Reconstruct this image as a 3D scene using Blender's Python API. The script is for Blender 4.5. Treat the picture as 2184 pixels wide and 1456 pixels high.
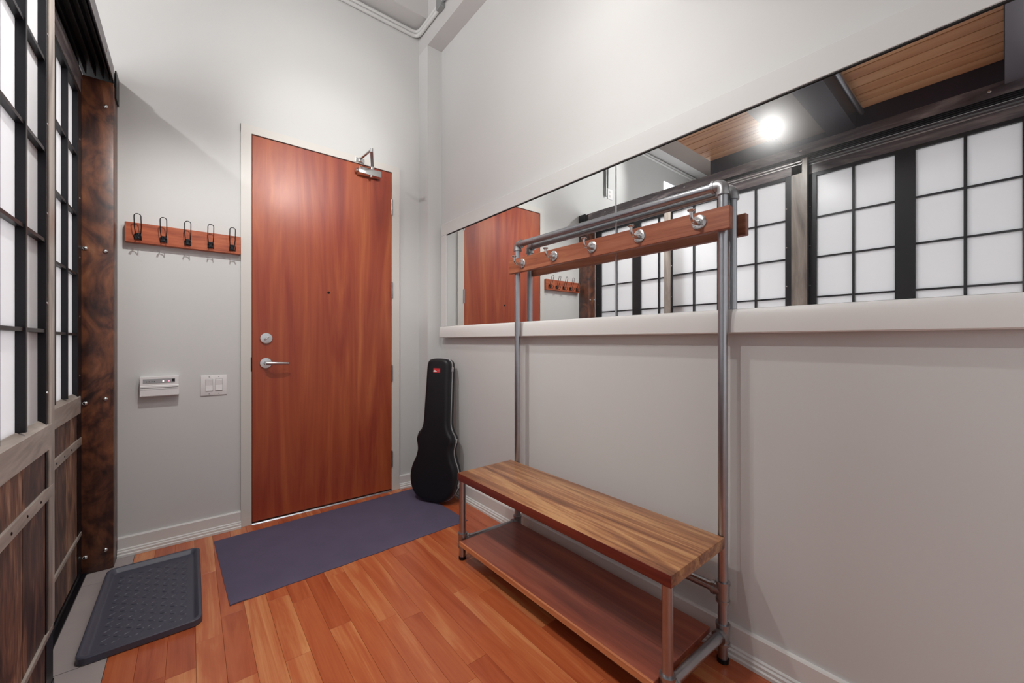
import bpy, bmesh, math, random
from mathutils import Vector, Matrix

S = bpy.context.scene
C = S.collection
for o in list(bpy.data.objects):
    bpy.data.objects.remove(o, do_unlink=True)
R = math.radians
PI = math.pi
random.seed(7)

# ------------------------------------------------------------------ camera
cam_d = bpy.data.cameras.new('camera')
cam = bpy.data.objects.new('camera', cam_d)
C.objects.link(cam)
cam_d.sensor_width = 36.0
cam_d.lens = 13.96
cam_d.clip_start = 0.02
cam.location = (0, 0, 1.143)
cam.rotation_euler = (R(90), 0, R(-38.9))
S.camera = cam

# ------------------------------------------------------------------ light + exposure
w = bpy.data.worlds.new('world')
S.world = w
w.use_nodes = True
w.node_tree.nodes['Background'].inputs[0].default_value = (0.8, 0.85, 0.95, 1)
w.node_tree.nodes['Background'].inputs[1].default_value = 0.3
S.view_settings.view_transform = 'Standard'
S.view_settings.look = 'None'
S.view_settings.gamma = 1
S.view_settings.use_curve_mapping = False
S.view_settings.exposure = 0.0


def light(name, kind, loc, energy, color=(1, 1, 1), size=0.1, sizey=None, target=None, spot=None, blend=0.5):
    d = bpy.data.lights.new(name, kind)
    d.energy = energy
    d.color = color
    if kind == 'AREA':
        d.size = size
        if sizey:
            d.shape = 'RECTANGLE'
            d.size_y = sizey
    else:
        d.shadow_soft_size = size
    if kind == 'SPOT':
        d.spot_size = R(spot)
        d.spot_blend = blend
    o = bpy.data.objects.new(name, d)
    C.objects.link(o)
    o.location = loc
    if target:
        o.rotation_euler = (Vector(target) - Vector(loc)).to_track_quat('-Z', 'Y').to_euler()
    return o


WARM = (1.0, 0.985, 0.955)
# track heads over the entry, and a narrow beam added for the door
light('spot_over_bench', 'POINT', (0.74, 1.10, 2.68), 27, WARM, 0.024)
light('spot_to_door', 'SPOT', (0.74, 1.02, 2.62), 50, WARM, 0.03, target=(0.76, 2.96, 2.74), spot=46, blend=1.0)
light('added_door_beam', 'SPOT', (0.74, 1.06, 2.62), 46, WARM, 0.03, target=(0.72, 2.96, 2.44), spot=38, blend=1.0)
light('spot_at_mirror', 'SPOT', (0.085, 0.955, 2.535), 36, WARM, 0.022, target=(1.5, 0.9, 0.7), spot=108, blend=0.7)
light('spot_over_entry', 'SPOT', (0.10, 1.75, 2.75), 68, WARM, 0.022, target=(0.25, 2.35, 0.6), spot=120, blend=0.6)
# fill added behind the camera; daylight behind the frosted glass; lamp over the partition
light('room_fill', 'AREA', (0.4, -1.85, 1.6), 7, (0.97, 0.98, 1.0), 2.2, 2.2, target=(0.2, 2.0, 0.9))
light('back_room_daylight', 'AREA', (-2.9, 1.0, 1.27), 122, (1.0, 0.995, 1.0), 3.4, 2.1, target=(0, 1.0, 1.3))
light('back_room_lamp', 'SPOT', (-1.6, 1.9, 3.45), 72, (1, 0.98, 0.96), 0.04, target=(0.2, 2.96, 2.9), spot=80, blend=0.5)

# ------------------------------------------------------------------ materials


def srgb(r, g, b):
    def f(c):
        c /= 255
        return c / 12.92 if c <= 0.04045 else ((c + 0.055) / 1.055) ** 2.4
    return (f(r), f(g), f(b), 1)


def newmat(name):
    m = bpy.data.materials.new(name)
    m.use_nodes = True
    return m, m.node_tree.nodes, m.node_tree.links, m.node_tree.nodes['Principled BSDF']


def plain(name, col, rough=0.5, metal=0.0, noise=0.0, nscale=8, bump=0.0, bscale=200, spec=0.5, coat=0.0):
    m, N, L, B = newmat(name)
    B.inputs['Base Color'].default_value = col
    B.inputs['Roughness'].default_value = rough
    B.inputs['Metallic'].default_value = metal
    B.inputs['Specular IOR Level'].default_value = spec
    B.inputs['Coat Weight'].default_value = coat
    tc = N.new('ShaderNodeTexCoord')
    if noise:
        n = N.new('ShaderNodeTexNoise')
        n.inputs['Scale'].default_value = nscale
        n.inputs['Detail'].default_value = 5
        L.new(tc.outputs['Object'], n.inputs['Vector'])
        mx = N.new('ShaderNodeMix')
        mx.data_type = 'RGBA'
        mx.blend_type = 'MIX'
        mx.inputs[6].default_value = tuple(c * (1 - noise) for c in col[:3]) + (1,)
        mx.inputs[7].default_value = tuple(min(1, c * (1 + noise)) for c in col[:3]) + (1,)
        L.new(n.outputs['Fac'], mx.inputs[0])
        L.new(mx.outputs[2], B.inputs['Base Color'])
    if bump:
        n2 = N.new('ShaderNodeTexNoise')
        n2.inputs['Scale'].default_value = bscale
        n2.inputs['Detail'].default_value = 3
        L.new(tc.outputs['Object'], n2.inputs['Vector'])
        bp = N.new('ShaderNodeBump')
        bp.inputs['Strength'].default_value = bump
        bp.inputs['Distance'].default_value = 0.002
        L.new(n2.outputs['Fac'], bp.inputs['Height'])
        L.new(bp.outputs[0], B.inputs['Normal'])
    return m


def wood(name, cols, axis, across=14.0, along=1.2, rough=0.35, fine=0.25, rand=0.0, distort=1.2, coat=0.0, pores=None, hue=0.0, spec=0.5):
    """cols: list of (pos, colour). axis = grain axis of the object."""
    m, N, L, B = newmat(name)
    tc = N.new('ShaderNodeTexCoord')
    oi = N.new('ShaderNodeObjectInfo')
    off = N.new('ShaderNodeVectorMath')
    off.operation = 'SCALE'
    cb = N.new('ShaderNodeCombineXYZ')
    for i in range(3):
        L.new(oi.outputs['Random'], cb.inputs[i])
    L.new(cb.outputs[0], off.inputs[0])
    off.inputs['Scale'].default_value = 37.0 if rand else 0.0
    ad = N.new('ShaderNodeVectorMath')
    L.new(tc.outputs['Object'], ad.inputs[0])
    L.new(off.outputs[0], ad.inputs[1])
    mp = N.new('ShaderNodeMapping')
    sc = [across] * 3
    sc['xyz'.index(axis)] = along
    mp.inputs['Scale'].default_value = sc
    L.new(ad.outputs[0], mp.inputs['Vector'])
    n = N.new('ShaderNodeTexNoise')
    n.inputs['Scale'].default_value = 1.0
    n.inputs['Detail'].default_value = 5
    n.inputs['Roughness'].default_value = 0.55
    n.inputs['Distortion'].default_value = distort
    L.new(mp.outputs[0], n.inputs['Vector'])
    mp2 = N.new('ShaderNodeMapping')
    sc = [across * 14] * 3
    sc['xyz'.index(axis)] = along * 4
    mp2.inputs['Scale'].default_value = sc
    L.new(ad.outputs[0], mp2.inputs['Vector'])
    n2 = N.new('ShaderNodeTexNoise')
    n2.inputs['Scale'].default_value = 1.0
    n2.inputs['Detail'].default_value = 4
    L.new(mp2.outputs[0], n2.inputs['Vector'])
    ma = N.new('ShaderNodeMath')
    ma.operation = 'MULTIPLY_ADD'
    ma.inputs[1].default_value = fine
    L.new(n2.outputs['Fac'], ma.inputs[0])
    mb = N.new('ShaderNodeMath')
    mb.operation = 'SUBTRACT'
    L.new(n.outputs['Fac'], mb.inputs[0])
    mb.inputs[1].default_value = fine * 0.5
    L.new(mb.outputs[0], ma.inputs[2])
    fac = ma.outputs[0]
    if rand:
        mc = N.new('ShaderNodeMath')
        mc.operation = 'MULTIPLY_ADD'
        mc.inputs[1].default_value = rand
        L.new(oi.outputs['Random'], mc.inputs[0])
        md = N.new('ShaderNodeMath')
        md.operation = 'SUBTRACT'
        L.new(fac, md.inputs[0])
        md.inputs[1].default_value = rand * 0.5
        L.new(md.outputs[0], mc.inputs[2])
        fac = mc.outputs[0]
    cr = N.new('ShaderNodeValToRGB')
    e = cr.color_ramp.elements
    while len(e) > 1:
        e.remove(e[-1])
    e[0].position = cols[0][0]
    e[0].color = cols[0][1]
    for p, c in cols[1:]:
        x = e.new(p)
        x.color = c
    L.new(fac, cr.inputs[0])
    L.new(cr.outputs[0], B.inputs['Base Color'])
    B.inputs['Roughness'].default_value = rough
    B.inputs['Coat Weight'].default_value = coat
    B.inputs['Specular IOR Level'].default_value = spec
    B.inputs['Coat Roughness'].default_value = 0.25
    bp = N.new('ShaderNodeBump')
    bp.inputs['Strength'].default_value = 0.12
    bp.inputs['Distance'].default_value = 0.001
    L.new(n2.outputs['Fac'], bp.inputs['Height'])
    L.new(bp.outputs[0], B.inputs['Normal'])
    return m


M = {}
M['wall'] = plain('wall_paint', srgb(205, 205, 204), 0.6, noise=0.015, nscale=3, bump=0.06, bscale=260, spec=0.3)
M['trim'] = plain('trim_paint', srgb(217, 215, 213), 0.42, noise=0.01, spec=0.4)
M['ceil'] = plain('ceiling_paint', srgb(196, 194, 193), 0.7)
M['taupe'] = plain('taupe_paint', srgb(132, 120, 114), 0.7)
M['jamb'] = plain('jamb_paint', srgb(208, 205, 200), 0.4)
M['cherry'] = wood('cherry_veneer', [(0.2, srgb(118, 38, 26)), (0.42, srgb(146, 58, 35)), (0.62, srgb(168, 82, 46)), (0.85, srgb(196, 116, 66))],
                   'z', across=6.5, along=0.55, rough=0.38, fine=0.14, distort=1.6, coat=0.15)
M['floorwood'] = wood('floor_boards', [(0.12, srgb(142, 62, 34)), (0.38, srgb(176, 86, 50)), (0.58, srgb(192, 104, 62)), (0.85, srgb(218, 148, 96))],
                      'y', across=16, along=1.4, rough=0.27, fine=0.2, rand=0.34, distort=0.8, coat=0.25)
M['acacia'] = wood('acacia_top', [(0.28, srgb(92, 56, 38)), (0.4, srgb(136, 86, 56)), (0.5, srgb(166, 112, 72)), (0.6, srgb(194, 146, 98)), (0.75, srgb(146, 94, 60))],
                   'y', across=5.6, along=0.7, rough=0.36, fine=0.42, distort=1.8, coat=0.2)
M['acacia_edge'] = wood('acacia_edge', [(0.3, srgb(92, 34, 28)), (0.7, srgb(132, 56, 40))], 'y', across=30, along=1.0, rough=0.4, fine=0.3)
M['shelfwood'] = wood('dark_shelf_wood', [(0.25, srgb(100, 52, 44)), (0.5, srgb(142, 74, 58)), (0.78, srgb(172, 98, 74))],
                      'y', across=14, along=0.9, rough=0.3, fine=0.22, distort=0.9, coat=0.2)
M['lit_edgewood'] = wood('lit_edge_wood', [(0.3, srgb(188, 112, 72)), (0.7, srgb(220, 148, 100))], 'y', across=30, along=1.0, rough=0.4, fine=0.3)
M['redwood'] = wood('red_hook_board', [(0.25, srgb(120, 62, 42)), (0.5, srgb(152, 88, 62)), (0.8, srgb(178, 116, 86))],
                    'y', across=26, along=1.5, rough=0.4, fine=0.35)
M['redwood_x'] = wood('red_rail_board', [(0.25, srgb(130, 56, 34)), (0.5, srgb(172, 86, 52)), (0.8, srgb(196, 118, 78))],
                      'x', across=26, along=2.2, rough=0.4, fine=0.35)
M['postwood'] = wood('stained_post', [(0.3, srgb(36, 24, 24)), (0.44, srgb(76, 44, 34)), (0.6, srgb(118, 72, 48)), (0.8, srgb(146, 100, 74))],
                     'z', across=5, along=4.2, rough=0.42, fine=0.2, distort=2.2, coat=0.1)
M['barnwood'] = wood('barn_board', [(0.22, srgb(34, 26, 28)), (0.44, srgb(78, 56, 50)), (0.6, srgb(126, 90, 72)), (0.8, srgb(184, 150, 124))],
                     'z', across=10, along=3.0, rough=0.5, fine=0.45, rand=0.12, distort=1.8)
M['plank'] = wood('fir_ceiling_plank', [(0.15, srgb(180, 126, 88)), (0.45, srgb(212, 162, 116)), (0.85, srgb(236, 196, 150))],
                  'y', across=12, along=0.8, rough=0.45, fine=0.2, rand=0.45)
M['pipe'] = plain('galvanised_pipe', (0.42, 0.43, 0.46, 1), 0.30, 1.0, noise=0.12, nscale=30)
M['fitting'] = plain('pipe_fitting', (0.40, 0.40, 0.41, 1), 0.36, 1.0, noise=0.15, nscale=40)
M['chrome'] = plain('satin_chrome', (0.62, 0.62, 0.62, 1), 0.22, 1.0)
M['satin'] = plain('satin_nickel', (0.62, 0.64, 0.66, 1), 0.32, 1.0)
M['blacksteel'] = plain('black_steel', srgb(20, 20, 26), 0.38, 0.3, noise=0.3, nscale=12, spec=0.5)
M['navysteel'] = plain('navy_painted_steel', srgb(34, 30, 48), 0.4, 0.2, noise=0.2, nscale=6)
M['wornsteel'] = wood('worn_steel', [(0.3, srgb(112, 102, 98)), (0.5, srgb(152, 142, 134)), (0.7, srgb(192, 184, 176))], 'z',
                      across=10, along=2.0, rough=0.34, fine=0.15, distort=1.5)
M['sillsteel'] = wood('worn_steel_sill', [(0.3, srgb(124, 114, 108)), (0.5, srgb(158, 148, 140)), (0.7, srgb(190, 182, 174))], 'y',
                        across=10, along=2.0, rough=0.34, fine=0.15, distort=1.5)
M['wornsteel_sheen_y'] = wood('worn_rail_and_track_sheen', [(0.3, srgb(58, 52, 58)), (0.5, srgb(96, 88, 92)), (0.7, srgb(150, 140, 140))], 'y',
                        across=10, along=2.0, rough=0.34, fine=0.15, distort=1.5)
M['wire'] = plain('blackened_wire', srgb(40, 38, 42), 0.35, 0.7)
M['rust'] = plain('browned_iron', srgb(96, 60, 46), 0.5, 0.4)
M['dark'] = plain('dark_parts_and_shade', srgb(18, 15, 14), 0.8)  # near-black for dark parts and for shade painted into gaps
M['mat'] = plain('charcoal_mat', srgb(92, 84, 106), 0.85, noise=0.16, nscale=7, bump=0.5, bscale=500, spec=0.25)
M['tray'] = plain('black_rubber', srgb(72, 72, 86), 0.42, noise=0.06, nscale=20, bump=0.12, bscale=300)
M['case'] = plain('black_case_plastic', srgb(17, 17, 22), 0.42, bump=0.25, bscale=420, spec=0.45)
M['alu'] = plain('aluminium_trim', (0.72, 0.72, 0.74, 1), 0.3, 1.0)
M['red'] = plain('red_badge', srgb(200, 40, 48), 0.4)
M['white'] = plain('white_plastic', srgb(226, 224, 224), 0.35)
M['whitelo'] = plain('off_white_plastic', srgb(200, 198, 196), 0.4)  # slightly darker white for the sockets
M['lcd'] = plain('grey_display', srgb(158, 158, 160), 0.25)
M['slate'] = plain('slate_tile', srgb(164, 154, 152), 0.5, noise=0.14, nscale=5, bump=0.2, bscale=40)
M['slab'] = plain('subfloor', srgb(52, 38, 32), 0.8)
M['concrete'] = plain('concrete', srgb(150, 146, 142), 0.7, noise=0.08, nscale=3)
M['steelgrey'] = plain('grey_duct', srgb(138, 140, 140), 0.4, 0.2, noise=0.05)
M['bluegrey'] = plain('blue_grey_steel', srgb(112, 114, 126), 0.45, 0.1)


def emit(name, col, strength):
    m, N, L, B = newmat(name)
    B.inputs['Base Color'].default_value = col
    B.inputs['Emission Color'].default_value = col
    B.inputs['Emission Strength'].default_value = strength
    return m


M['bulb'] = emit('lamp_face', (1, 0.96, 0.9, 1), 60)
M['ledred'] = emit('red_led', (1.0, 0.25, 0.35, 1), 1.6)
M['ledwhite'] = emit('white_led', (1.0, 0.95, 0.95, 1), 1.4)
M['skywin'] = emit('daylit_transom', (0.9, 0.95, 1.0, 1), 1.6)

# mirror
m, N, L, B = newmat('mirror_glass')
B.inputs['Base Color'].default_value = (0.86, 0.88, 0.88, 1)
B.inputs['Metallic'].default_value = 1
B.inputs['Roughness'].default_value = 0.0
gl_ = N.new('ShaderNodeBsdfGlossy')
gl_.inputs['Roughness'].default_value = 0.2
mxs = N.new('ShaderNodeMixShader')
mxs.inputs[0].default_value = 0.035  # rough share added to spread a halo round the reflected lamp
mo_ = [n for n in N if n.type == 'OUTPUT_MATERIAL'][0]
L.new(B.outputs[0], mxs.inputs[1])
L.new(gl_.outputs[0], mxs.inputs[2])
L.new(mxs.outputs[0], mo_.inputs['Surface'])
M['mirror'] = m
# frosted glass: scatters the light of the room behind, light gloss on the face
m, N, L, B = newmat('frosted_glass')
for n in list(N):
    if n.type == 'BSDF_PRINCIPLED':
        N.remove(n)
out = [n for n in N if n.type == 'OUTPUT_MATERIAL'][0]
df = N.new('ShaderNodeBsdfDiffuse')
df.inputs[0].default_value = srgb(238, 238, 240)
tr = N.new('ShaderNodeBsdfTranslucent')
tr.inputs[0].default_value = srgb(246, 246, 248)
gl = N.new('ShaderNodeBsdfGlossy')
gl.inputs['Roughness'].default_value = 0.25
m1 = N.new('ShaderNodeMixShader')
m1.inputs[0].default_value = 0.55
L.new(df.outputs[0], m1.inputs[1])
L.new(tr.outputs[0], m1.inputs[2])
m2 = N.new('ShaderNodeMixShader')
m2.inputs[0].default_value = 0.05
L.new(m1.outputs[0], m2.inputs[1])
L.new(gl.outputs[0], m2.inputs[2])
L.new(m2.outputs[0], out.inputs['Surface'])
M['frost'] = m

# ------------------------------------------------------------------ helpers


def link(o, parent=None):
    C.objects.link(o)
    if parent is not None:
        o.parent = parent
        o.matrix_parent_inverse = world_of(parent).inverted()
    return o


def world_of(o):
    mw = Matrix.LocRotScale(o.location, o.rotation_euler, o.scale)
    if o.parent is not None:
        mw = world_of(o.parent) @ o.matrix_parent_inverse @ mw
    return mw


def tag(o, label=None, cat=None, group=None, kind=None):
    if label:
        o['label'] = label
    if cat:
        o['category'] = cat
    if group:
        o['group'] = group
    if kind:
        o['kind'] = kind
    return o


def empty(name, loc, label=None, cat=None, group=None):
    o = bpy.data.objects.new(name, None)
    o.empty_display_size = 0.05
    o.location = loc
    C.objects.link(o)
    return tag(o, label, cat, group)


def obj(name, bm, mat, parent=None, origin=None, smooth=False):
    bmesh.ops.recalc_face_normals(bm, faces=bm.faces)
    if origin is None:
        xs = [v.co for v in bm.verts]
        lo = Vector((min(c.x for c in xs), min(c.y for c in xs), min(c.z for c in xs)))
        hi = Vector((max(c.x for c in xs), max(c.y for c in xs), max(c.z for c in xs)))
        origin = (lo + hi) / 2
    origin = Vector(origin)
    bmesh.ops.translate(bm, verts=bm.verts, vec=-origin)
    me = bpy.data.meshes.new(name)
    bm.to_mesh(me)
    bm.free()
    if smooth:
        me.polygons.foreach_set('use_smooth', [True] * len(me.polygons))
        try:
            me.set_sharp_from_angle(angle=R(35))
        except Exception:
            pass
    for mm in (mat if isinstance(mat, (list, tuple)) else [mat]):
        me.materials.append(mm)
    o = bpy.data.objects.new(name, me)
    o.location = origin
    return link(o, parent)


def bbox(bm, x0, x1, y0, y1, z0, z1, bev=0.0, seg=2, mi=0):
    x0, x1 = min(x0, x1), max(x0, x1)
    y0, y1 = min(y0, y1), max(y0, y1)
    z0, z1 = min(z0, z1), max(z0, z1)
    vs = [bm.verts.new((x, y, z)) for x in (x0, x1) for y in (y0, y1) for z in (z0, z1)]
    fs = []
    for q in ((0, 1, 3, 2), (4, 6, 7, 5), (0, 4, 5, 1), (2, 3, 7, 6), (0, 2, 6, 4), (1, 5, 7, 3)):
        fs.append(bm.faces.new([vs[i] for i in q]))
    if bev:
        es = list({e for f in fs for e in f.edges})
        r = bmesh.ops.bevel(bm, geom=es, offset=bev, segments=seg, affect='EDGES', profile=0.5)
        fs = r['faces']
    for f in fs:
        f.material_index = mi
    return vs


def box(name, x0, x1, y0, y1, z0, z1, mat, parent=None, bev=0.0, seg=2):
    bm = bmesh.new()
    bbox(bm, x0, x1, y0, y1, z0, z1, bev, seg)
    return obj(name, bm, mat, parent, smooth=bev > 0)


def cyl(bm, a, b, r, n=20, r2=None, caps=True):
    a = Vector(a)
    b = Vector(b)
    r2 = r if r2 is None else r2
    d = (b - a).normalized()
    u = d.orthogonal().normalized()
    v = d.cross(u)
    ra, rb = [], []
    for i in range(n):
        t = 2 * PI * i / n
        k = u * math.cos(t) + v * math.sin(t)
        ra.append(bm.verts.new(a + k * r))
        rb.append(bm.verts.new(b + k * r2))
    for i in range(n):
        j = (i + 1) % n
        bm.faces.new((ra[i], ra[j], rb[j], rb[i]))
    if caps:
        bm.faces.new(ra[::-1])
        bm.faces.new(rb)


def tube(bm, pts, r, n=12, closed=False, radii=None):
    pts = [Vector(p) for p in pts]
    rings = []
    u = None
    N_ = len(pts)
    for i, p in enumerate(pts):
        if closed:
            d = (pts[(i + 1) % N_] - pts[i - 1]).normalized()
        else:
            d = (pts[min(i + 1, N_ - 1)] - pts[max(i - 1, 0)]).normalized()
        if u is None:
            u = d.orthogonal().normalized()
        u = (u - d * u.dot(d)).normalized()
        v = d.cross(u)
        rr = radii[i] if radii else r
        rings.append([bm.verts.new(p + (u * math.cos(2 * PI * k / n) + v * math.sin(2 * PI * k / n)) * rr) for k in range(n)])
    m_ = N_ if closed else N_ - 1
    for i in range(m_):
        A, B_ = rings[i], rings[(i + 1) % N_]
        for k in range(n):
            j = (k + 1) % n
            bm.faces.new((A[k], A[j], B_[j], B_[k]))
    if not closed:
        bm.faces.new(rings[0][::-1])
        bm.faces.new(rings[-1])


def bezier(p0, p1, p2, p3, n=8):
    out_ = []
    for i in range(n + 1):
        t = i / n
        out_.append((Vector(p0) * (1 - t) ** 3 + Vector(p1) * 3 * t * (1 - t) ** 2 + Vector(p2) * 3 * t * t * (1 - t) + Vector(p3) * t ** 3))
    return out_


def lathe(bm, base, axis, prof, n=24):
    """prof: list of (radius, distance along the axis)."""
    base = Vector(base)
    d = Vector(axis).normalized()
    u = d.orthogonal().normalized()
    v = d.cross(u)
    rings = []
    for r, h in prof:
        rings.append([bm.verts.new(base + d * h + (u * math.cos(2 * PI * k / n) + v * math.sin(2 * PI * k / n)) * max(r, 1e-5)) for k in range(n)])
    for A, B_ in zip(rings, rings[1:]):
        for k in range(n):
            j = (k + 1) % n
            bm.faces.new((A[k], A[j], B_[j], B_[k]))
    bm.faces.new(rings[0][::-1])
    bm.faces.new(rings[-1])


def extrude_profile(bm, prof, axis, a, b):
    """prof: list of 2D points in the plane normal to axis ('x': (y,z); 'y': (x,z))."""
    def P(p, t):
        return (t, p[0], p[1]) if axis == 'x' else (p[0], t, p[1])
    A = [bm.verts.new(P(p, a)) for p in prof]
    B_ = [bm.verts.new(P(p, b)) for p in prof]
    n = len(prof)
    for i in range(n):
        j = (i + 1) % n
        bm.faces.new((A[i], A[j], B_[j], B_[i]))
    bm.faces.new(A[::-1])
    bm.faces.new(B_)


def struct(o, label=None):
    return tag(o, label, None, None, 'structure')


# ------------------------------------------------------------------ room shell
XR, YB, ZC = 1.546, 2.961, 4.0
XL, YF = -3.1, -2.1
DX0, DX1, DZ = 0.292, 1.194, 2.438       # door leaf

# floor: dark subfloor with oak-red boards and a strip of slate tiles
floor = struct(box('floor', XL, XR, YF, YB + 0.1, -0.08, -0.0125, M['slab']))
bw = 0.0828
x = -0.236
rows = 0
board_mesh = {}


def board(x0, wdt, y0, y1):
    L_ = round(y1 - y0, 2)
    key = (round(wdt, 4), L_)
    if key not in board_mesh:
        bm = bmesh.new()
        bbox(bm, -wdt / 2 + 0.0003, wdt / 2 - 0.0003, -L_ / 2 + 0.0003, L_ / 2 - 0.0003, -0.0125, 0.0, 0.0005, 1)
        me = bpy.data.meshes.new('floor_board')
        bmesh.ops.recalc_face_normals(bm, faces=bm.faces)
        bm.to_mesh(me)
        bm.free()
        me.materials.append(M['floorwood'])
        board_mesh[key] = me
    o = bpy.data.objects.new('floor_board', board_mesh[key])
    o.location = (x0 + wdt / 2, (y0 + y1) / 2, 0)
    link(o, floor)


nrow = int((XR - 0.002 - x) / bw)
while x < XR - 0.01:
    wdt = min(bw, XR - 0.001 - x)
    y = YF + round(random.uniform(0.1, 1.0), 2)
    prev = YF
    while prev < YB - 0.01:
        y = min(y, YB - 0.001)
        if YB - 0.001 - y < 0.2:
            y = YB - 0.001
        board(x, wdt, prev, y)
        prev = y
        y = prev + random.choice([0.42, 0.55, 0.64, 0.76, 0.9, 1.05, 1.2])
    x += bw
# slate tiles under and beside the sliding doors
tx0, tx1 = -0.86, -0.2375
ty = [2.961, 2.70, 2.04, 1.38, 0.72, 0.06, -0.6, -1.26, -1.92]
for i in range(len(ty) - 1):
    box('floor_tile', tx0, tx1, ty[i + 1] + 0.002, ty[i] - 0.002, -0.0125, -0.0005, M['slate'], floor, 0.0012, 1)
box('concrete_slab', XL + 0.001, tx0 - 0.003, YF, YB, -0.0125, -0.001, M['concrete'], floor)

# back wall with the door opening
bm = bmesh.new()
bbox(bm, XL, DX0 - 0.004, YB, YB + 0.12, 0, ZC)
bbox(bm, DX1 + 0.004, XR + 0.12, YB, YB + 0.12, 0, ZC)
bbox(bm, DX0 - 0.004, DX1 + 0.004, YB, YB + 0.12, DZ + 0.004, ZC)
struct(obj('wall_back', bm, M['wall']))
struct(box('wall_right', XR, XR + 0.12, YF, YB, 0, ZC, M['wall']))
struct(box('wall_left', XL - 0.1, XL, YF, YB + 0.12, 0, ZC, M['wall']))
struct(box('wall_front', XL, XR + 0.12, YF - 0.1, YF, 0, ZC, M['wall']))
struct(box('ceiling', XL, XR, YF, YB, ZC, ZC + 0.1, M['ceil']))
# hallway side of the door
struct(box('trim_1', DX0 - 0.1, DX1 + 0.1, YB + 0.125, YB + 0.14, 0, DZ + 0.1, M['dark']))
# corner column + beams
struct(box('trim_2', 1.424, XR - 0.0005, 2.806, YB - 0.0005, 0, 3.4395, M['wall']), 'boxed white column in the corner between door wall and mirror wall')
struct(box('trim_3', 1.424, XR - 0.0005, YF, YB - 0.0005, 3.44, ZC - 0.0005, M['ceil']), 'white ceiling beam running along the mirror wall')
struct(box('trim_4', XL, 1.4235, 2.80, YB - 0.0005, 3.632, ZC - 0.0005, M['ceil']), 'white ceiling beam running along the door wall')
struct(box('trim_5', -0.9, 1.4235, 1.35, 1.62, 3.75, ZC - 0.0005, M['ceil']))


# baseboards: board + stepped shoe moulding
def base_profile(h, s):
    # (distance from the wall, z)
    return [(0, 0), (0.034, 0), (0.034, 0.012), (0.029, 0.016), (0.029, 0.026), (0.022, 0.030), (0.022, 0.036), (0.014, 0.040),
            (0.014, h - 0.006), (0.010, h), (0, h)]


def baseboard(name, axis, at, sgn, a, b, h):
    bm = bmesh.new()
    pr = [(at + sgn * d, z + 0.0005) for d, z in base_profile(h, 0)]
    extrude_profile(bm, pr, axis, a, b)
    return struct(obj(name, bm, M['trim']))


baseboard('baseboard_right', 'y', XR, -1, YF, 2.8055, 0.112)
baseboard('baseboard_back', 'x', YB, -1, -0.306, DX0 - 0.0565, 0.10)
baseboard('baseboard_back', 'x', YB, -1, DX1 + 0.0615, 1.4235, 0.10)
baseboard('baseboard_column', 'x', 2.806, -1, 1.424, 1.511, 0.10)

# mirror surround + convex sill
MX = 1.518
my0, my1 = 2.673, -1.3
bm = bmesh.new()
bbox(bm, 1.512, XR - 0.0005, my1 - 0.09, 2.752, 1.958, 2.048, 0.002, 1)
bbox(bm, 1.512, XR - 0.0005, my0, 2.752, 1.26, 1.9578, 0.002, 1)
struct(obj('trim_6', bm, M['wall']), 'flat white surround along the top and end of the long mirror')
bm = bmesh.new()
pr = [(XR - 0.0005, 1.172), (1.499, 1.172), (1.496, 1.176)]
for i in range(9):
    t = i / 8
    pr.append((1.496 + 0.016 * (t ** 2.0), 1.178 + 0.0805 * math.sin(t * PI / 2) ** 0.9 if i else 1.178))
pr.append((XR - 0.0005, 1.2585))
extrude_profile(bm, pr, 'y', my1 - 0.09, 2.752)
struct(obj('trim_7', bm, M['trim'], smooth=True), 'rounded white sill under the long mirror')
# thin dark shadow strip at the top of the mirror
struct(box('mirror_shadow_strip', 1.5135, XR - 0.001, my1, my0, 1.9535, 1.9578, M['dark']))

for (a, b, lab) in ((1.1215, my0 - 0.002, 'mirror panel nearest the corner, reflecting the wooden door'),
                    (my1, 1.1185, 'long mirror panel behind the right of the pipe rack, reflecting the gridded glass doors')):
    r = empty('wall_mirror', (1.53, (a + b) / 2, 1.2595), lab, 'mirror')
    box('mirror_glass', MX, 1.5235, a + 0.0005, b - 0.0005, 1.2595, 1.9532, M['mirror'], r)
    bm = bmesh.new()
    e1 = a if a > 0 else b
    bbox(bm, MX - 0.0004, MX + 0.004, e1 - 0.0022, e1 + 0.0022, 1.2598, 1.953)
    obj('bevelled_edge', bm, M['alu'], r)
    box('backing', 1.5236, 1.5435, a + 0.001, b - 0.001, 1.2597, 1.953, M['dark'], r)

# ------------------------------------------------------------------ entry door
door = struct(empty('door_1', ((DX0 + DX1) / 2, 2.97, 0), 'flush reddish cherry veneer entry door with closer and lever'))
box('door_leaf', DX0 + 0.003, DX1 - 0.003, 2.954, 2.998, 0.012, DZ - 0.003, M['cherry'], door, 0.0015, 1)
bm = bmesh.new()
bbox(bm, DX0 - 0.056, DX0 - 0.001, 2.946, YB + 0.09, 0.001, DZ + 0.05)
bbox(bm, DX1 + 0.001, DX1 + 0.061, 2.946, YB + 0.09, 0.001, DZ + 0.05)
bbox(bm, DX0 - 0.056, DX1 + 0.061, 2.9462, YB + 0.09, DZ + 0.001, DZ + 0.05)
obj('door_frame', bm, M['jamb'], door)
bm = bmesh.new()
bbox(bm, DX0 - 0.001, DX0 + 0.003, 2.958, 3.03, 0.001, DZ)
bbox(bm, DX1 - 0.003, DX1 + 0.001, 2.958, 3.03, 0.001, DZ)
bbox(bm, DX0, DX1, 2.958, 3.03, DZ - 0.003, DZ + 0.001)
obj('gap_shade_strips', bm, M['dark'], door)  # dark strips put the shade of the gap round the leaf into colour
bm = bmesh.new()
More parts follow.
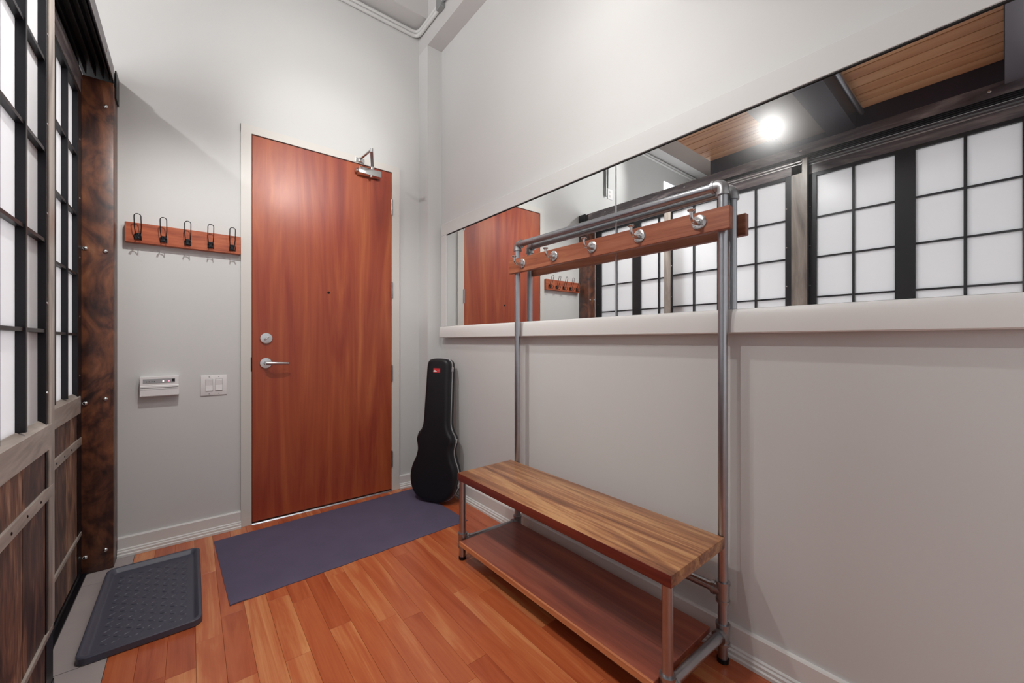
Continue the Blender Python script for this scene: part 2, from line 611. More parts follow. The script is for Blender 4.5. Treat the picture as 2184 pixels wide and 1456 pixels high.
extrude_profile(bm, [(2.935, 0.001), (2.94, 0.008), (3.03, 0.011), (3.035, 0.001)], 'x', DX0, DX1)
obj('threshold', bm, M['pipe'], door)
# hinges
for hz in (2.17, 1.536, 0.90, 0.245):
    bm = bmesh.new()
    cyl(bm, (DX1 + 0.001, 2.944, hz - 0.058), (DX1 + 0.001, 2.944, hz + 0.058), 0.0068, 12)
    for k in (-0.0595, 0.0595):
        cyl(bm, (DX1 + 0.001, 2.944, hz + k - 0.0022), (DX1 + 0.001, 2.944, hz + k + 0.0022), 0.0054, 10)
    bbox(bm, DX1 + 0.0015, DX1 + 0.006, 2.9435, 2.9462, hz - 0.055, hz + 0.055)
    obj('hinge', bm, M['pipe'], door, smooth=True)
# peephole
bm = bmesh.new()
lathe(bm, (0.743, 2.954, 1.483), (0, -1, 0), [(0.0085, 0), (0.0085, 0.002), (0.006, 0.003), (0.004, 0.0015)], 16)
obj('peephole', bm, M['wire'], door, smooth=True)
# deadbolt
bm = bmesh.new()
lathe(bm, (0.370, 2.954, 1.163), (0, -1, 0), [(0.035, 0), (0.035, 0.006), (0.033, 0.010), (0.028, 0.011), (0.0, 0.011)], 32)
db = obj('deadbolt', bm, M['satin'], door, smooth=True)
bm = bmesh.new()
bbox(bm, 0.355, 0.385, 2.925, 2.943, 1.1575, 1.1685, 0.003, 2)
bmesh.ops.rotate(bm, cent=(0.370, 2.934, 1.163), matrix=Matrix.Rotation(R(-38), 3, 'Y'), verts=bm.verts)
obj('thumb_turn', bm, M['chrome'], db, smooth=True)
# lever
bm = bmesh.new()
lathe(bm, (0.368, 2.954, 1.006), (0, -1, 0), [(0.034, 0), (0.034, 0.006), (0.032, 0.009), (0.013, 0.010), (0.0115, 0.05), (0.0, 0.05)], 32)
lev = obj('lever_rose', bm, M['satin'], door, smooth=True)
bm = bmesh.new()
tube(bm, [(0.366, 2.908, 1.006), (0.38, 2.902, 1.006), (0.41, 2.900, 1.0055), (0.45, 2.901, 1.004), (0.488, 2.905, 1.002)], 0.009, 14,
     radii=[0.0115, 0.011, 0.0095, 0.0085, 0.0075])
obj('lever', bm, M['satin'], lev, smooth=True)
box('strike_plate', DX0 - 0.0055, DX0 - 0.0012, 2.9448, 2.9475, 0.955, 1.045, M['dark'], door)
# door closer
cl = box('closer_body', 0.93, 1.095, 2.892, 2.953, 2.352, 2.400, M['chrome'], door, 0.007, 2)
bm = bmesh.new()
cyl(bm, (1.035, 2.918, 2.40), (1.035, 2.918, 2.432), 0.013, 14)
cyl(bm, (1.02, 2.9, 2.352), (1.02, 2.9, 2.340), 0.008, 12)
cyl(bm, (0.930, 2.922, 2.376), (0.917, 2.922, 2.376), 0.015, 14)
obj('spindle', bm, M['chrome'], cl, smooth=True)


def bar(bm, a, b, wdt, th):
    a = Vector(a)
    b = Vector(b)
    d = (b - a).normalized()
    s = d.cross(Vector((0, 0, 1))).normalized() * wdt / 2
    u = s.cross(d).normalized() * th / 2
    vs = []
    for p in (a, b):
        for i, j in ((1, 1), (-1, 1), (-1, -1), (1, -1)):
            vs.append(bm.verts.new(p + s * i + u * j))
    for q in ((0, 1, 2, 3), (7, 6, 5, 4), (0, 4, 5, 1), (1, 5, 6, 2), (2, 6, 7, 3), (3, 7, 4, 0)):
        bm.faces.new([vs[i] for i in q])


bm = bmesh.new()
bar(bm, (1.035, 2.918, 2.428), (0.957, 2.715, 2.442), 0.020, 0.007)
cyl(bm, (0.957, 2.715, 2.435), (0.957, 2.715, 2.462), 0.010, 12)
obj('closer_arm', bm, M['fitting'], cl, smooth=True)
bm = bmesh.new()
bar(bm, (0.957, 2.715, 2.455), (0.950, 2.925, 2.462), 0.014, 0.007)
bbox(bm, 0.92, 0.985, 2.936, 2.9462, 2.445, 2.475, 0.002, 1)
cyl(bm, (0.95, 2.925, 2.445), (0.95, 2.925, 2.472), 0.009, 12)
obj('closer_arm', bm, M['chrome'], cl, smooth=True)

# ------------------------------------------------------------------ wooden post, header and sliding doors
post = empty('wooden_post', (-0.365, 2.89, 0), 'dark stained timber post bolted beside the sliding doors', 'post')
box('post_timber', -0.422, -0.307, 2.828, YB - 0.0005, 0.0005, 2.448, M['postwood'], post, 0.003, 2)
for (bx, bz) in ((-0.336, 2.32), (-0.336, 1.595), (-0.405, 1.60), (-0.336, 0.855), (-0.405, 0.84), (-0.336, 0.10), (-0.405, 0.085)):
    bm = bmesh.new()
    lathe(bm, (bx, 2.828, bz), (0, -1, 0), [(0.0105, 0), (0.0105, 0.002), (0.009, 0.005), (0.005, 0.008), (0.0, 0.009)], 14)
    obj('bolt_head', bm, M['chrome'], post, smooth=True)

hd = empty('sliding_door_track', (-0.36, 0.9, 2.45), 'black steel double track that carries the sliding doors', 'door track')
bm = bmesh.new()
yA, yB_ = -1.4, 2.9605
bbox(bm, -0.43, -0.307, yA, yB_, 2.500, 2.520)
bbox(bm, -0.311, -0.307, yA, yB_, 2.452, 2.500)
for gx in (-0.43, -0.405, -0.372, -0.345, -0.322):
    bbox(bm, gx, gx + 0.004, yA, 2.825, 2.455, 2.500)
obj('track_channel', bm, M['blacksteel'], hd)
box('track_sheen_face', -0.307, -0.3045, yA, 2.825, 2.452, 2.522, M['wornsteel_sheen_y'], hd)  # pale face painted in for the grazing reflection along the black track
for k in range(5):
    bm = bmesh.new()
    y_ = 2.6 - k * 0.85
    lathe(bm, (-0.3045, y_, 2.487), (1, 0, 0), [(0.008, 0), (0.008, 0.002), (0.004, 0.005), (0, 0.005)], 12)
    obj('track_bolt', bm, M['chrome'], hd, smooth=True)
bm = bmesh.new()
bbox(bm, -0.306, -0.300, 2.86, YB - 0.001, 2.39, 2.53)
obj('end_bracket', bm, M['blacksteel'], hd)


def sliding_door(idx, px, y0, y1, label, st0=0.078, pale=False):
    """px: X of the face towards the room; y0<y1."""
    r = struct(empty('door_%d' % idx, (px - 0.025, (y0 + y1) / 2, 0.006), label))
    gx = px - 0.023           # glass plane
    bk = px - 0.045
    st = 0.078                # side stile
    mid = (y0 + y1) / 2
    z0, zs, zt = 0.03, 0.893, 2.322
    mid += (st0 - st) / 2
    g = [(y0 + st0, mid - 0.046), (mid + 0.046, y1 - st)]
    # side stiles and middle stile
    for a, b in ((y0, y0 + st0), (y1 - st, y1)):
        bm = bmesh.new()
        bbox(bm, bk, px - 0.003, a, b, z0, 2.45, 0.001, 1)
        s = obj('stile', bm, M['blacksteel'], r)
        # worn flat bar along the outer edge
        if pale:
            oy0, oy1 = (a, a + 0.095) if a == y0 else (b - 0.064, b)
            box('edge_strip', px - 0.003, px, oy0, oy1, 0.22, 2.45, M['wornsteel'], s)
        for k in range(6):
            bm = bmesh.new()
            yy = (b - 0.008 if a == y0 else a + 0.008) if pale else (a + b) / 2
            lathe(bm, (px - 0.003, yy, 0.98 + k * 0.283), (1, 0, 0), [(0.005, 0), (0.005, 0.001), (0.002, 0.0028), (0, 0.0028)], 10)
            obj('screw', bm, M['chrome'], s, smooth=True)
    bm = bmesh.new()
    bbox(bm, bk, px - 0.001, mid - 0.046, mid + 0.046, zs, 2.36, 0.001, 1)
    obj('mullion', bm, M['blacksteel'], r)
    bm = bmesh.new()
    bbox(bm, bk, px + 0.0, y0 + 0.03, y1 - 0.03, 2.345, 2.448, 0.001, 1)
    tr_ = obj('top_rail', bm, M['wornsteel_sheen_y'], r)
    bm = bmesh.new()
    bbox(bm, bk, px - 0.002, y0 + st0, y1 - st, zt, 2.345)
    obj('top_rail', bm, M['blacksteel'], r)
    bm = bmesh.new()
    bbox(bm, px, px + 0.006, y0 + 0.03, y1 - 0.03, 2.424, 2.432)
    bbox(bm, px, px + 0.006, y0 + 0.03, y1 - 0.03, 2.406, 2.412)
    obj('guide_strip', bm, M['alu'], tr_)
    # sill rail
    bm = bmesh.new()
    extrude_profile(bm, [(bk, 0.80), (px, 0.80), (px + 0.001, 0.878), (gx + 0.004, 0.895), (bk, 0.895)], 'y', y0 + 0.035, y1 - 0.035)
    obj('sill_rail', bm, M['sillsteel'], r)
    # muntins and panes
    for a, b in g:
        c = (a + b) / 2
        box('muntin', gx - 0.008, px - 0.002, c - 0.0065, c + 0.0065, zs, zt, M['blacksteel'], r)
        for k in range(1, 5):
            z = zs + k * 0.2835
            box('glazing_bar', gx - 0.007, px - 0.006, a, b, z - 0.0055, z + 0.0055, M['blacksteel'], r)
        zz = [zs] + [zs + k * 0.2835 for k in range(1, 5)] + [zt]
        for k in range(5):
            for (p, q) in ((a, c - 0.0065), (c + 0.0065, b)):
                box('glass_pane', gx - 0.0035, gx + 0.0015, p, q, zz[k] + (0.0055 if k else 0.001), zz[k + 1] - (0.0055 if k < 4 else 0), M['frost'], r)
    # lower boards
    n = 4
    wd = (y1 - y0 - 0.07) / n
    for k in range(n):
        a = y0 + 0.035 + k * wd
        box('wood_board', bk + 0.01, px - 0.006, a + 0.002, a + wd - 0.002, 0.035, 0.80, M['barnwood'], r, 0.002, 1)
    box('bottom_rail', bk, px - 0.001, y0, y1, 0.008, 0.035, M['blacksteel'], r)
    for z, h in ((0.662, 0.036), (0.215, 0.016)):
        st_ = box('flat_bar', px - 0.006, px + 0.001, y0 + 0.02, y1 - 0.02, z - h / 2, z + h / 2, M['sillsteel'], r)
        if h > 0.02:
            k = y0 + 0.06
            while k < y1 - 0.04:
                bm = bmesh.new()
                lathe(bm, (px + 0.001, k, z), (1, 0, 0), [(0.0045, 0), (0.0045, 0.0008), (0.002, 0.002), (0, 0.002)], 10)
                obj('screw', bm, M['wire'], st_, smooth=True)
                k += 0.125
    return r


sliding_door(2, -0.415, 1.785, 2.824, 'sliding frosted glass grid door next to the timber post, partly behind its neighbour')
sliding_door(3, -0.352, 0.875, 1.968, 'front sliding frosted glass grid door nearest the camera on the left', 0.134, True)
sliding_door(4, -0.415, -0.14, 0.915, 'sliding frosted glass grid door seen only in the mirror at far right')
struct(box('floor_guide', -0.475, -0.40, 1.75, 2.827, 0.0, 0.0075, M['blacksteel']))

# things behind the glass and over the partition, seen in the mirror or as soft shadows
bm = bmesh.new()
cyl(bm, (-0.555, 1.86, 0.0), (-0.555, 1.86, 2.44), 0.04, 24)
tag(obj('round_column', bm, M['bluegrey'], smooth=True), 'slim round column showing as a grey shadow behind the frosted glass', 'column')

# low timber soffit over the doors
sof = struct(empty('ceiling_soffit', (0.05, 0.76, 2.63), 'low timber plank ceiling over the doors'))
px_ = -0.303
k = 0
while px_ < 0.44:
    for (a, b) in ((1.0, 1.525), (0.0, 0.60)):
        box('ceiling_plank', px_ + 0.005, px_ + 0.097, a, b, 2.63, 2.65, M['plank'], sof, 0.0015, 1)
    px_ += 0.102
    k += 1
box('soffit_deck', -0.43, 0.44, -0.45, 1.527, 2.6505, 2.80, M['dark'], sof)
struct(box('steel_beam', -0.43, -0.3065, -1.4, 1.527, 2.5225, 2.65, M['navysteel']), 'navy steel beam under the plank ceiling')
struct(box('steel_beam', -0.303, 0.44, 0.60, 0.74, 2.52, 2.6495, M['navysteel']), 'navy steel cross beam between the plank bays')
struct(box('air_duct', -0.303, 0.44, 0.742, 0.998, 2.56, 2.6495, M['steelgrey']), 'grey boxed duct between the plank bays')
struct(box('steel_beam', -0.303, 0.9, -0.45, -0.002, 2.50, 2.6495, M['bluegrey']), 'blue grey steel box at the end of the planks')
bm = bmesh.new()
cyl(bm, (-0.25, 0.565, 2.585), (0.40, 0.565, 2.585), 0.016, 16)
tag(obj('steel_pipe', bm, M['pipe'], smooth=True), 'steel pipe under the plank ceiling, seen in the mirror', 'pipe')

struct(box('trim_9', XL, -0.44, 1.53, 2.7995, 3.634, 3.80, M['taupe']), 'taupe dropped ceiling behind the partition')

# track light with heads
tl = empty('track_light', (0.45, 0.99, 2.63), 'track light with bright heads, reflected in the mirror above the pipe rack', 'track light')
box('track_bar', -0.15, 1.0, 0.975, 1.005, 2.64, 2.655, M['white'], tl)
for hx, hy, tgt in ((0.02, 0.97, (1.0, -0.2, -0.1)), (0.74, 0.97, (0.05, 1, 0.05)), (-0.12, 0.97, (0.1, 1, -0.7))):
    d = Vector(tgt).normalized()
    c = Vector((hx, 0.98, 2.565)) - d * 0.06
    bm = bmesh.new()
    cyl(bm, (hx, 0.99, 2.64), (hx, 0.985, 2.585), 0.006, 10)
    obj('lamp_stem', bm, M['chrome'], tl, smooth=True)
    bm = bmesh.new()
    cyl(bm, c - d * 0.03, c + d * 0.025, 0.022, 18, 0.028)
    h = obj('lamp_head', bm, M['chrome'], tl, smooth=True)
    bm = bmesh.new()
    cyl(bm, c + d * 0.0255, c + d * 0.028, 0.022, 18)
    obj('lamp_face', bm, M['bulb'], h)

# conduits along the top of the door wall
bm = bmesh.new()
z = 3.600
for dz, dx in ((0.0, 0.0), (-0.03, 0.0)):
    yy = YB - 0.016
    pts = [(XL + 0.05, yy, z + dz), (1.30, yy, z + dz)]
    pts += bezier((1.32, yy, z + dz), (1.40, yy, z + dz), (1.408 - dx, yy - 0.01, z + dz), (1.408 - dx, yy - 0.10, z + dz), 8)
    pts += [(1.408 - dx, 2.60, z + dz)]
    tube(bm, pts, 0.0135, 12)
cd = tag(obj('conduit', bm, M['wall'], smooth=True), 'pair of painted conduits bending round the top corner above the column', 'conduit')
bm = bmesh.new()
bbox(bm, 1.385, 1.4235, 2.53, 2.60, 3.55, 3.63, 0.003, 1)
jb = tag(obj('junction_box', bm, M['steelgrey'], smooth=True), 'small metal junction box on the beam at the top corner', 'junction box')
bm = bmesh.new()
cyl(bm, (1.40, 2.53, 3.59), (1.40, 0.2, 3.59), 0.013, 12)
cyl(bm, (1.40, 2.50, 3.59), (1.40, 2.44, 3.59), 0.018, 12)
tag(obj('conduit', bm, M['alu'], smooth=True), 'bare metal conduit leaving the junction box along the beam', 'conduit')

# outlet high on the wall over the partition (mirror)
ou = empty('wall_outlet', (-0.855, 2.955, 2.90), 'white outlet high on the wall over the partition, seen in the mirror', 'outlet')
box('cover_plate', -0.90, -0.81, 2.953, YB - 0.0005, 2.84, 2.96, M['white'], ou, 0.002, 1)
for dz in (-0.025, 0.025):
    box('socket', -0.87, -0.84, 2.951, 2.9535, 2.90 + dz - 0.014, 2.90 + dz + 0.014, M['whitelo'], ou, 0.001, 1)
bm = bmesh.new()
cyl(bm, (-0.80, 2.945, 2.96), (-0.80, 2.945, 3.62), 0.012, 10)
cyl(bm, (-0.76, 2.945, 2.85), (-0.76, 2.945, 3.62), 0.012, 10)
tag(obj('conduit', bm, M['steelgrey'], smooth=True), 'vertical conduits above the high wall outlet, seen in the mirror', 'conduit')
struct(box('window_1', -2.9, -2.05, 2.95, YB - 0.0005, 3.20, 3.36, M['skywin']), 'small bright transom window high over the partition')

# ------------------------------------------------------------------ pipe rack with bench
TH = 0.008
org = Vector((1.48, 0.63, 0))
rk = empty('pipe_rack_bench', org, 'pipe-framed hall bench with wooden seat, low shelf and coat hooks on a rear frame', 'hall bench')
PXB, Y0, Y1 = 1.480, 0.632, 1.772
PR = 0.0167
TOP = 1.703
LX = 1.120
LY0, LY1 = 0.642, 1.795


def pipe(name, a, b, r=PR, mat=None, parent=None):
    bm = bmesh.new()
    cyl(bm, a, b, r, 24)
    return obj(name, bm, mat or M['pipe'], parent or rk, smooth=True)


def fitting(name, c, dirs, r=0.0215, ln=0.036, elbow=False):
    c = Vector(c)
    bm = bmesh.new()
    if elbow:
        a, b = Vector(dirs[0]), Vector(dirs[1])
        pts = [c + a * ln] + bezier(c + a * 0.022, c + a * 0.006, c + b * 0.006, c + b * 0.022, 8) + [c + b * ln]
        tube(bm, pts, r, 20)
        ends = [a, b]
    else:
        for d in dirs:
            cyl(bm, c, c + Vector(d) * ln, r, 20)
        ends = [Vector(d) for d in dirs]
    for d in ends:
        cyl(bm, c + d * (ln - 0.009), c + d * (ln + 0.001), r + 0.0022, 20)
    return obj(name, bm, M['fitting'], rk, smooth=True)


for y in (Y0, Y1):
    p = pipe('upright', (PXB, y, 0.012), (PXB, y, TOP - 0.02))
    bm = bmesh.new()
    cyl(bm, (PXB, y, 0.0005), (PXB, y, 0.014), PR + 0.003, 20)
    obj('foot_cap', bm, M['wire'], p, smooth=True)
    s = 1 if y == Y0 else -1
    fitting('elbow', (PXB, y, TOP), [(0, s, 0), (0, 0, -1)], elbow=True)
    fitting('tee', (PXB, y, 0.100), [(0, 0, 1), (0, 0, -1), (-1, 0, 0)])
    fitting('tee', (PXB, y, 0.250), [(0, 0, 1), (0, 0, -1), (0, s, 0)])
pipe('top_bar', (PXB, Y0 + 0.02, TOP), (PXB, Y1 - 0.02, TOP))
pipe('stretcher', (PXB, Y0 + 0.01, 0.25), (PXB, Y1 - 0.01, 0.25))
for y, yb in ((LY0, Y0), (LY1, Y1)):
    p = pipe('leg', (LX, y, 0.012), (LX, y, 0.41))
    bm = bmesh.new()
    cyl(bm, (LX, y, 0.0005), (LX, y, 0.014), PR + 0.003, 20)
    obj('foot_cap', bm, M['wire'], p, smooth=True)
    fitting('tee', (LX, y, 0.100), [(0, 0, 1), (0, 0, -1), ((PXB - LX), (yb - y), 0)] if False else [(0, 0, 1), (0, 0, -1), (1, 0, 0)])
    pipe('crossbar', (LX, y, 0.100), (PXB, yb, 0.100))
# seat: top board with darker edge
bm = bmesh.new()
bbox(bm, 1.098, 1.462, 0.618, 1.812, 0.4135, 0.453, 0.003, 2)
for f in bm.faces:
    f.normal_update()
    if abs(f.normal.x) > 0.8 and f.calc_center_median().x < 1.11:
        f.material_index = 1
st = obj('seat', bm, [M['acacia'], M['acacia_edge']], rk, smooth=True)
bm = bmesh.new()
bbox(bm, 1.090, 1.458, 0.668, 1.765, 0.091, 0.113, 0.0015, 1)
shf = obj('shelf', bm, M['shelfwood'], rk, smooth=True)
box('lit_edge_strip', 1.0815, 1.0898, 0.668, 1.765, 0.0905, 0.1135, M['lit_edgewood'], shf, 0.001, 1)['label'] = 'pale orange edge strip, painted as if lit'  # lit look of the shelf lip painted in as paler wood
# hook board
bm = bmesh.new()
bbox(bm, 1.436, 1.463, 0.592, 1.802, 1.533, 1.613, 0.002, 1)
hb = obj('hook_board', bm, M['redwood'], rk, smooth=True)
for k in range(5):
    y = 0.697 + k * 0.246
    zc = 1.575
    bm = bmesh.new()
    lathe(bm, (1.436, y, zc), (-1, 0, 0), [(0.0275, 0), (0.0275, 0.003), (0.025, 0.005), (0.012, 0.006), (0.0, 0.006)], 28)
    pts = bezier((1.432, y, zc - 0.002), (1.402, y, zc - 0.008), (1.378, y, zc - 0.012), (1.378, y, zc + 0.03), 10)
    tube(bm, pts, 0.006, 12, radii=[0.009, 0.0085, 0.008, 0.0075, 0.007, 0.007, 0.0065, 0.0065, 0.006, 0.006, 0.006])
    lathe(bm, (1.378, y, zc + 0.026), (0, 0, 1), [(0.006, 0), (0.012, 0.004), (0.0135, 0.007), (0.012, 0.0095), (0.0, 0.0105)], 20)
    for s in (-1, 1):
        cyl(bm, (1.431, y + s * 0.015, zc - 0.012), (1.4285, y + s * 0.015, zc - 0.012), 0.003, 8)
    obj('coat_hook', bm, M['chrome'], rk, smooth=True)
rk.rotation_euler = (0, 0, TH)

# ------------------------------------------------------------------ coat rail on the door wall
cr = empty('coat_rail', (-0.02, YB, 1.725), 'reddish wooden rail with five wire coat hooks left of the door', 'coat rail')
box('rail_board', -0.276, 0.2335, 2.921, YB - 0.0005, 1.673, 1.780, M['redwood_x'], cr, 0.002, 1)
for k in range(5):
    hx = -0.222 + k * 0.1028
    bm = bmesh.new()
    w_ = 0.0135
    top = []
    for i in range(9):
        t = PI * i / 8
        top.append((hx - w_ * math.cos(t), 2.868 - 0.0, 1.803 + w_ * math.sin(t)))
    pts = [(hx - 0.006, 2.917, 1.700), (hx - 0.010, 2.902, 1.712), (hx - w_, 2.885, 1.75)] + top + [(hx + w_, 2.885, 1.75), (hx + 0.010, 2.902, 1.712), (hx + 0.006, 2.917, 1.700)]
    tube(bm, pts, 0.0022, 8)
    # lower prong
    low = []
    for i in range(9):
        t = PI * i / 8
        low.append((hx - w_ * math.cos(t), 2.872, 1.700 + w_ * math.sin(t)))
    pts = [(hx - 0.006, 2.916, 1.722), (hx - 0.010, 2.908, 1.690), (hx - w_, 2.888, 1.682)] + low + [(hx + w_, 2.888, 1.682), (hx + 0.010, 2.908, 1.690), (hx + 0.006, 2.916, 1.722)]
    tube(bm, pts, 0.0022, 8)
    hk = obj('wire_hook', bm, M['wire'], cr, smooth=True)
    bm = bmesh.new()
    bbox(bm, hx - 0.011, hx + 0.011, 2.910, 2.9208, 1.690, 1.724, 0.003, 1)
    for dz in (0.009, -0.009):
        lathe(bm, (hx, 2.910, 1.707 + dz), (0, -1, 0), [(0.004, 0), (0.004, 0.001), (0, 0.003)], 10)
    obj('hook_plate', bm, M['blacksteel'], hk, smooth=True)

# ------------------------------------------------------------------ wall panel and switches
tp = empty('wall_control_panel', (-0.137, YB, 0.84), 'white wall control panel with grey display and small lights', 'control panel')
bm = bmesh.new()
extrude_profile(bm, [(YB - 0.0005, 0.838), (2.926, 0.840), (2.918, 0.846), (2.918, 0.899), (2.922, 0.903), (2.922, 0.948), (YB - 0.0005, 0.951)], 'x', -0.217, -0.056)
obj('housing', bm, M['white'], tp)
box('display', -0.205, -0.072, 2.9205, 2.9225, 0.914, 0.938, M['lcd'], tp)
box('speaker_grille', -0.085, -0.073, 2.9198, 2.9207, 0.920, 0.935, M['wire'], tp)
for k, xx in enumerate((-0.122, -0.098)):
    bm = bmesh.new()
    lathe(bm, (xx, 2.9207, 0.924), (0, -1, 0), [(0.0035, 0), (0.0035, 0.0015), (0.0, 0.002)], 12)
    obj('indicator_light', bm, M['ledwhite'] if k == 0 else M['ledred'], tp)
for k in range(4):
    box('display_mark', -0.193 + k * 0.011, -0.188 + k * 0.011, 2.9202, 2.9206, 0.921, 0.925, M['wire'], tp)
for zz in (0.889, 0.881):
    box('groove', -0.215, -0.058, 2.9174, 2.9182, zz - 0.001, zz + 0.001, M['wire'] if zz > 0.885 else M['lcd'], tp)

sw = empty('light_switch', (0.1035, YB, 0.82), 'white double rocker light switch left of the door frame', 'light switch')
box('cover_plate', 0.041, 0.166, 2.9545, YB - 0.0005, 0.823, 0.943, M['white'], sw, 0.003, 2)
for cx in (0.081, 0.127):
    bm = bmesh.new()
    extrude_profile(bm, [(2.9548, 0.850), (2.950, 0.852), (2.9535, 0.883), (2.9505, 0.916), (2.9548, 0.918)], 'x', cx - 0.0165, cx + 0.0165)
    obj('rocker', bm, M['white'], sw)
    bm = bmesh.new()
    for a, b in ((cx - 0.018, cx - 0.0168), (cx + 0.0168, cx + 0.018)):
        bbox(bm, a, b, 2.9541, 2.9547, 0.849, 0.919)
    bbox(bm, cx - 0.018, cx + 0.018, 2.9541, 2.9547, 0.848, 0.8495)
    bbox(bm, cx - 0.018, cx + 0.018, 2.9541, 2.9547, 0.9185, 0.920)
    obj('rocker_gap', bm, M['lcd'], sw)
    for zz in (0.833, 0.933):
        bm = bmesh.new()
        lathe(bm, (cx, 2.9545, zz), (0, -1, 0), [(0.003, 0), (0.003, 0.0008), (0, 0.001)], 10)
        obj('screw', bm, M['lcd'], sw)

# ------------------------------------------------------------------ floor mat and boot tray
MC = Vector((0.735, 2.49, 0))
bm = bmesh.new()
nx, ny = 50, 30
hw, hh = 0.622, 0.366
grid = []
for j in range(ny + 1):
    row = []
    for i in range(nx + 1):
        X_ = -hw + 2 * hw * i / nx
        Y_ = -hh + 2 * hh * j / ny
        e = min(hw - abs(X_), hh - abs(Y_))
        wob = 0.002 * math.sin(i * 0.9) * (1 if j in (0,) else 0)
        zz = 0.0030 + 0.0045 * min(1, e / 0.02)
        if i < 3 and j < 2:
            zz += 0.003
        row.append(bm.verts.new((X_, Y_ + wob, zz)))
    grid.append(row)
for j in range(ny):
    for i in range(nx):
        bm.faces.new((grid[j][i], grid[j][i + 1], grid[j + 1][i + 1], grid[j + 1][i]))
bd = [grid[0][i] for i in range(nx + 1)] + [grid[j][nx] for j in range(1, ny + 1)] + [grid[ny][i] for i in range(nx - 1, -1, -1)] + [grid[j][0] for j in range(ny - 1, 0, -1)]
lo = [bm.verts.new((v.co.x, v.co.y, 0.0006)) for v in bd]
for i in range(len(bd)):
    j = (i + 1) % len(bd)
    bm.faces.new((bd[i], bd[j], lo[j], lo[i]))
bm.faces.new(lo)
mt = obj('door_mat', bm, M['mat'], None, origin=(0, 0, 0), smooth=True)
mt.location = MC
mt.rotation_euler = (0, 0, R(2.3))
tag(mt, 'large charcoal mat lying in front of the wooden door', 'door mat')


def rrect(hx, hy, r, n=6):
    pts = []
    for cx, cy, a0 in ((hx - r, hy - r, 0), (-hx + r, hy - r, 90), (-hx + r, -hy + r, 180), (hx - r, -hy + r, 270)):
        for i in range(n + 1):
            a = R(a0 + 90 * i / n)
            pts.append((cx + r * math.cos(a), cy + r * math.sin(a)))
    return pts


def loft(bm, rings, cap0=True, cap1=True):
    vs = [[bm.verts.new(p) for p in ring] for ring in rings]
    n = len(vs[0])
    for A, B_ in zip(vs, vs[1:]):
        for i in range(n):
            j = (i + 1) % n
            bm.faces.new((A[i], A[j], B_[j], B_[i]))
    if cap0:
        bm.faces.new(vs[0][::-1])
    if cap1:
        bm.faces.new(vs[-1])


tc_ = Vector((-0.143, 2.395, 0))
tray = empty('boot_tray', tc_, 'black rubber boot tray with raised rim on the floor by the sliding doors', 'boot tray')
HX, HY = 0.178, 0.360
bm = bmesh.new()
rings = []
for ins, z_, rr in ((0.004, 0.001, 0.03), (0.0, 0.003, 0.034), (0.0, 0.024, 0.034), (0.003, 0.0275, 0.032), (0.010, 0.028, 0.028), (0.014, 0.026, 0.025), (0.024, 0.010, 0.02), (0.028, 0.0075, 0.016), (0.034, 0.007, 0.012)):
    rings.append([(tc_.x + p[0], tc_.y + p[1], z_) for p in rrect(HX - ins, HY - ins, rr)])
loft(bm, rings)
obj('tray_body', bm, M['tray'], tray, smooth=True)
bm = bmesh.new()
for j in range(19):
    for i in range(8):
        cx = tc_.x - 0.115 + i * 0.033
        cy = tc_.y - 0.275 + j * 0.0305
        a = R(32 if (i + j) % 2 else -32)
        for (du) in (0,):
            ring = []
            for k in range(10):
                t = 2 * PI * k / 10
                u_, v_ = 0.0145 * math.cos(t), 0.0038 * math.sin(t)
                ring.append((cx + u_ * math.cos(a) - v_ * math.sin(a), cy + u_ * math.sin(a) + v_ * math.cos(a), 0.0068))
            top = [(cx + (p[0] - cx) * 0.6, cy + (p[1] - cy) * 0.5, 0.0094) for p in ring]
            loft(bm, [ring, top])
tag(obj('tread_pattern', bm, M['tray'], tray, smooth=True), kind='stuff')

# ------------------------------------------------------------------ guitar case
gc = empty('guitar_case', (1.345, 2.545, 0.0145), 'black hard guitar case leaning upright in the corner beside the door', 'guitar case')


def catmull(pts, n=6):
    out_ = []
    P = [pts[0]] + pts + [pts[-1]]
    for i in range(1, len(P) - 2):
        p0, p1, p2, p3 = [Vector(q) for q in P[i - 1:i + 3]]
        for k in range(n):
            t = k / n
            out_.append(0.5 * ((2 * p1) + (-p0 + p2) * t + (2 * p0 - 5 * p1 + 4 * p2 - p3) * t * t + (-p0 + 3 * p1 - 3 * p2 + p3) * t ** 3))
    out_.append(Vector(pts[-1]))
    return out_


half = [(0.0, 0.0), (0.07, 0.003), (0.13, 0.03), (0.172, 0.085), (0.188, 0.165), (0.176, 0.235), (0.150, 0.295), (0.138, 0.345), (0.142, 0.385),
        (0.150, 0.420), (0.143, 0.452), (0.118, 0.490), (0.104, 0.530), (0.100, 0.58), (0.0975, 0.70), (0.095, 0.82), (0.0935, 0.93), (0.088, 0.975), (0.070, 0.998), (0.035, 1.006), (0.0, 1.007)]
hp = catmull(half, 5)
outl = [Vector((p.x, p.y)) for p in hp] + [Vector((-p.x, p.y)) for p in hp[-2:0:-1]]


def inset(ol, d):
    n = len(ol)
    res = []
    for i in range(n):
        t = (ol[(i + 1) % n] - ol[i - 1]).normalized()
        nrm = Vector((-t.y, t.x))
        res.append(ol[i] + nrm * d)
    return res


def shell(name, y_list, mat):
    bm = bmesh.new()
    rings = []
    for d, y_ in y_list:
        rings.append([Vector((p.x, y_, p.y)) for p in inset(outl, d)])
    loft(bm, rings)
    return bm


gm = Matrix.LocRotScale(Vector(gc.location), None, None)


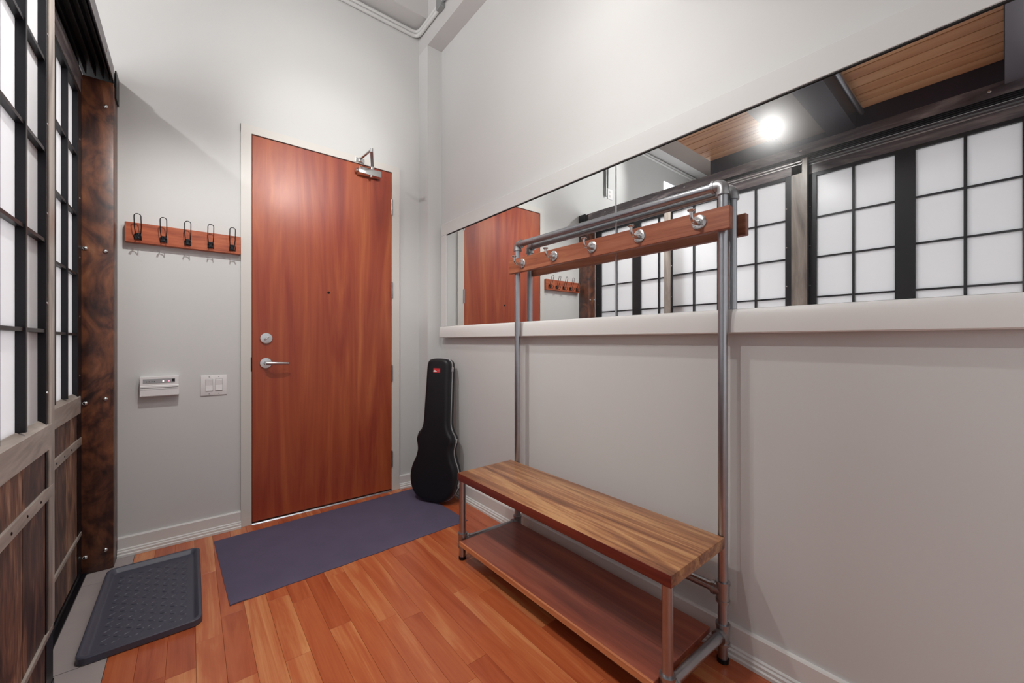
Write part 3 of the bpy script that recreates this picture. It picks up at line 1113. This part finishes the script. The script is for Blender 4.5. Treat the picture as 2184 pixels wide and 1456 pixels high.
def place_case(name, bm, mat, parent=gc, smooth=True, label=None):
    bmesh.ops.translate(bm, verts=bm.verts, vec=Vector(gc.location))
    o = obj(name, bm, mat, parent, smooth=smooth)
    if label:
        o['label'] = label
    return o


place_case('lid', shell('lid', [(0.0, -0.003), (0.0, -0.030), (0.003, -0.041), (0.010, -0.049), (0.020, -0.0535), (0.030, -0.054)], None), M['case'])
place_case('base_shell', shell('b', [(0.0, 0.003), (0.0, 0.034), (0.004, 0.046), (0.012, 0.053), (0.024, 0.056), (0.030, 0.056)], None), M['case'])
place_case('valance_trim', shell('v', [(0.001, -0.006), (-0.0035, -0.0055), (-0.0035, 0.0055), (0.001, 0.006)], None), M['alu'], label='silver metal trim around the edge')
# latches on the visible side, handle on the other
for (t_, zz, xx, rot) in (('latch', 0.93, 0.0945, 2), ('latch', 0.425, 0.151, 5), ('latch', 0.12, 0.183, -18)):
    bm = bmesh.new()
    bbox(bm, -0.004, 0.005, -0.015, 0.013, -0.016, 0.016, 0.002, 1)
    cyl(bm, (0.004, -0.012, -0.012), (0.004, -0.012, 0.012), 0.003, 8)
    bmesh.ops.rotate(bm, cent=(0, 0, 0), matrix=Matrix.Rotation(R(rot), 3, 'Y'), verts=bm.verts)
    bmesh.ops.translate(bm, verts=bm.verts, vec=(xx, 0, zz))
    place_case('latch', bm, M['chrome'])
bm = bmesh.new()
tube(bm, bezier((-0.139, 0, 0.40), (-0.175, 0, 0.415), (-0.165, 0, 0.47), (-0.122, 0, 0.487), 12), 0.008, 10)
place_case('handle', bm, M['case'])
bm = bmesh.new()
bbox(bm, -0.030, 0.026, -0.0555, -0.0535, 0.905, 0.935, 0.0006, 1)
lb = place_case('badge', bm, M['red'], label='small red badge with a white mark')
bm = bmesh.new()
vs = [(-0.027, 0.909), (-0.004, 0.909), (0.002, 0.914), (-0.006, 0.9165), (-0.012, 0.920), (-0.019, 0.922), (-0.027, 0.919)]
loft(bm, [[(p[0], -0.0555, p[1]) for p in vs], [(p[0], -0.0559, p[1]) for p in vs]])
bbox(bm, 0.005, 0.022, -0.0559, -0.0554, 0.916, 0.919)
place_case('badge_mark', bm, M['white'], parent=lb, smooth=False)
gc.rotation_euler = (R(-5.4), 0, R(-60))
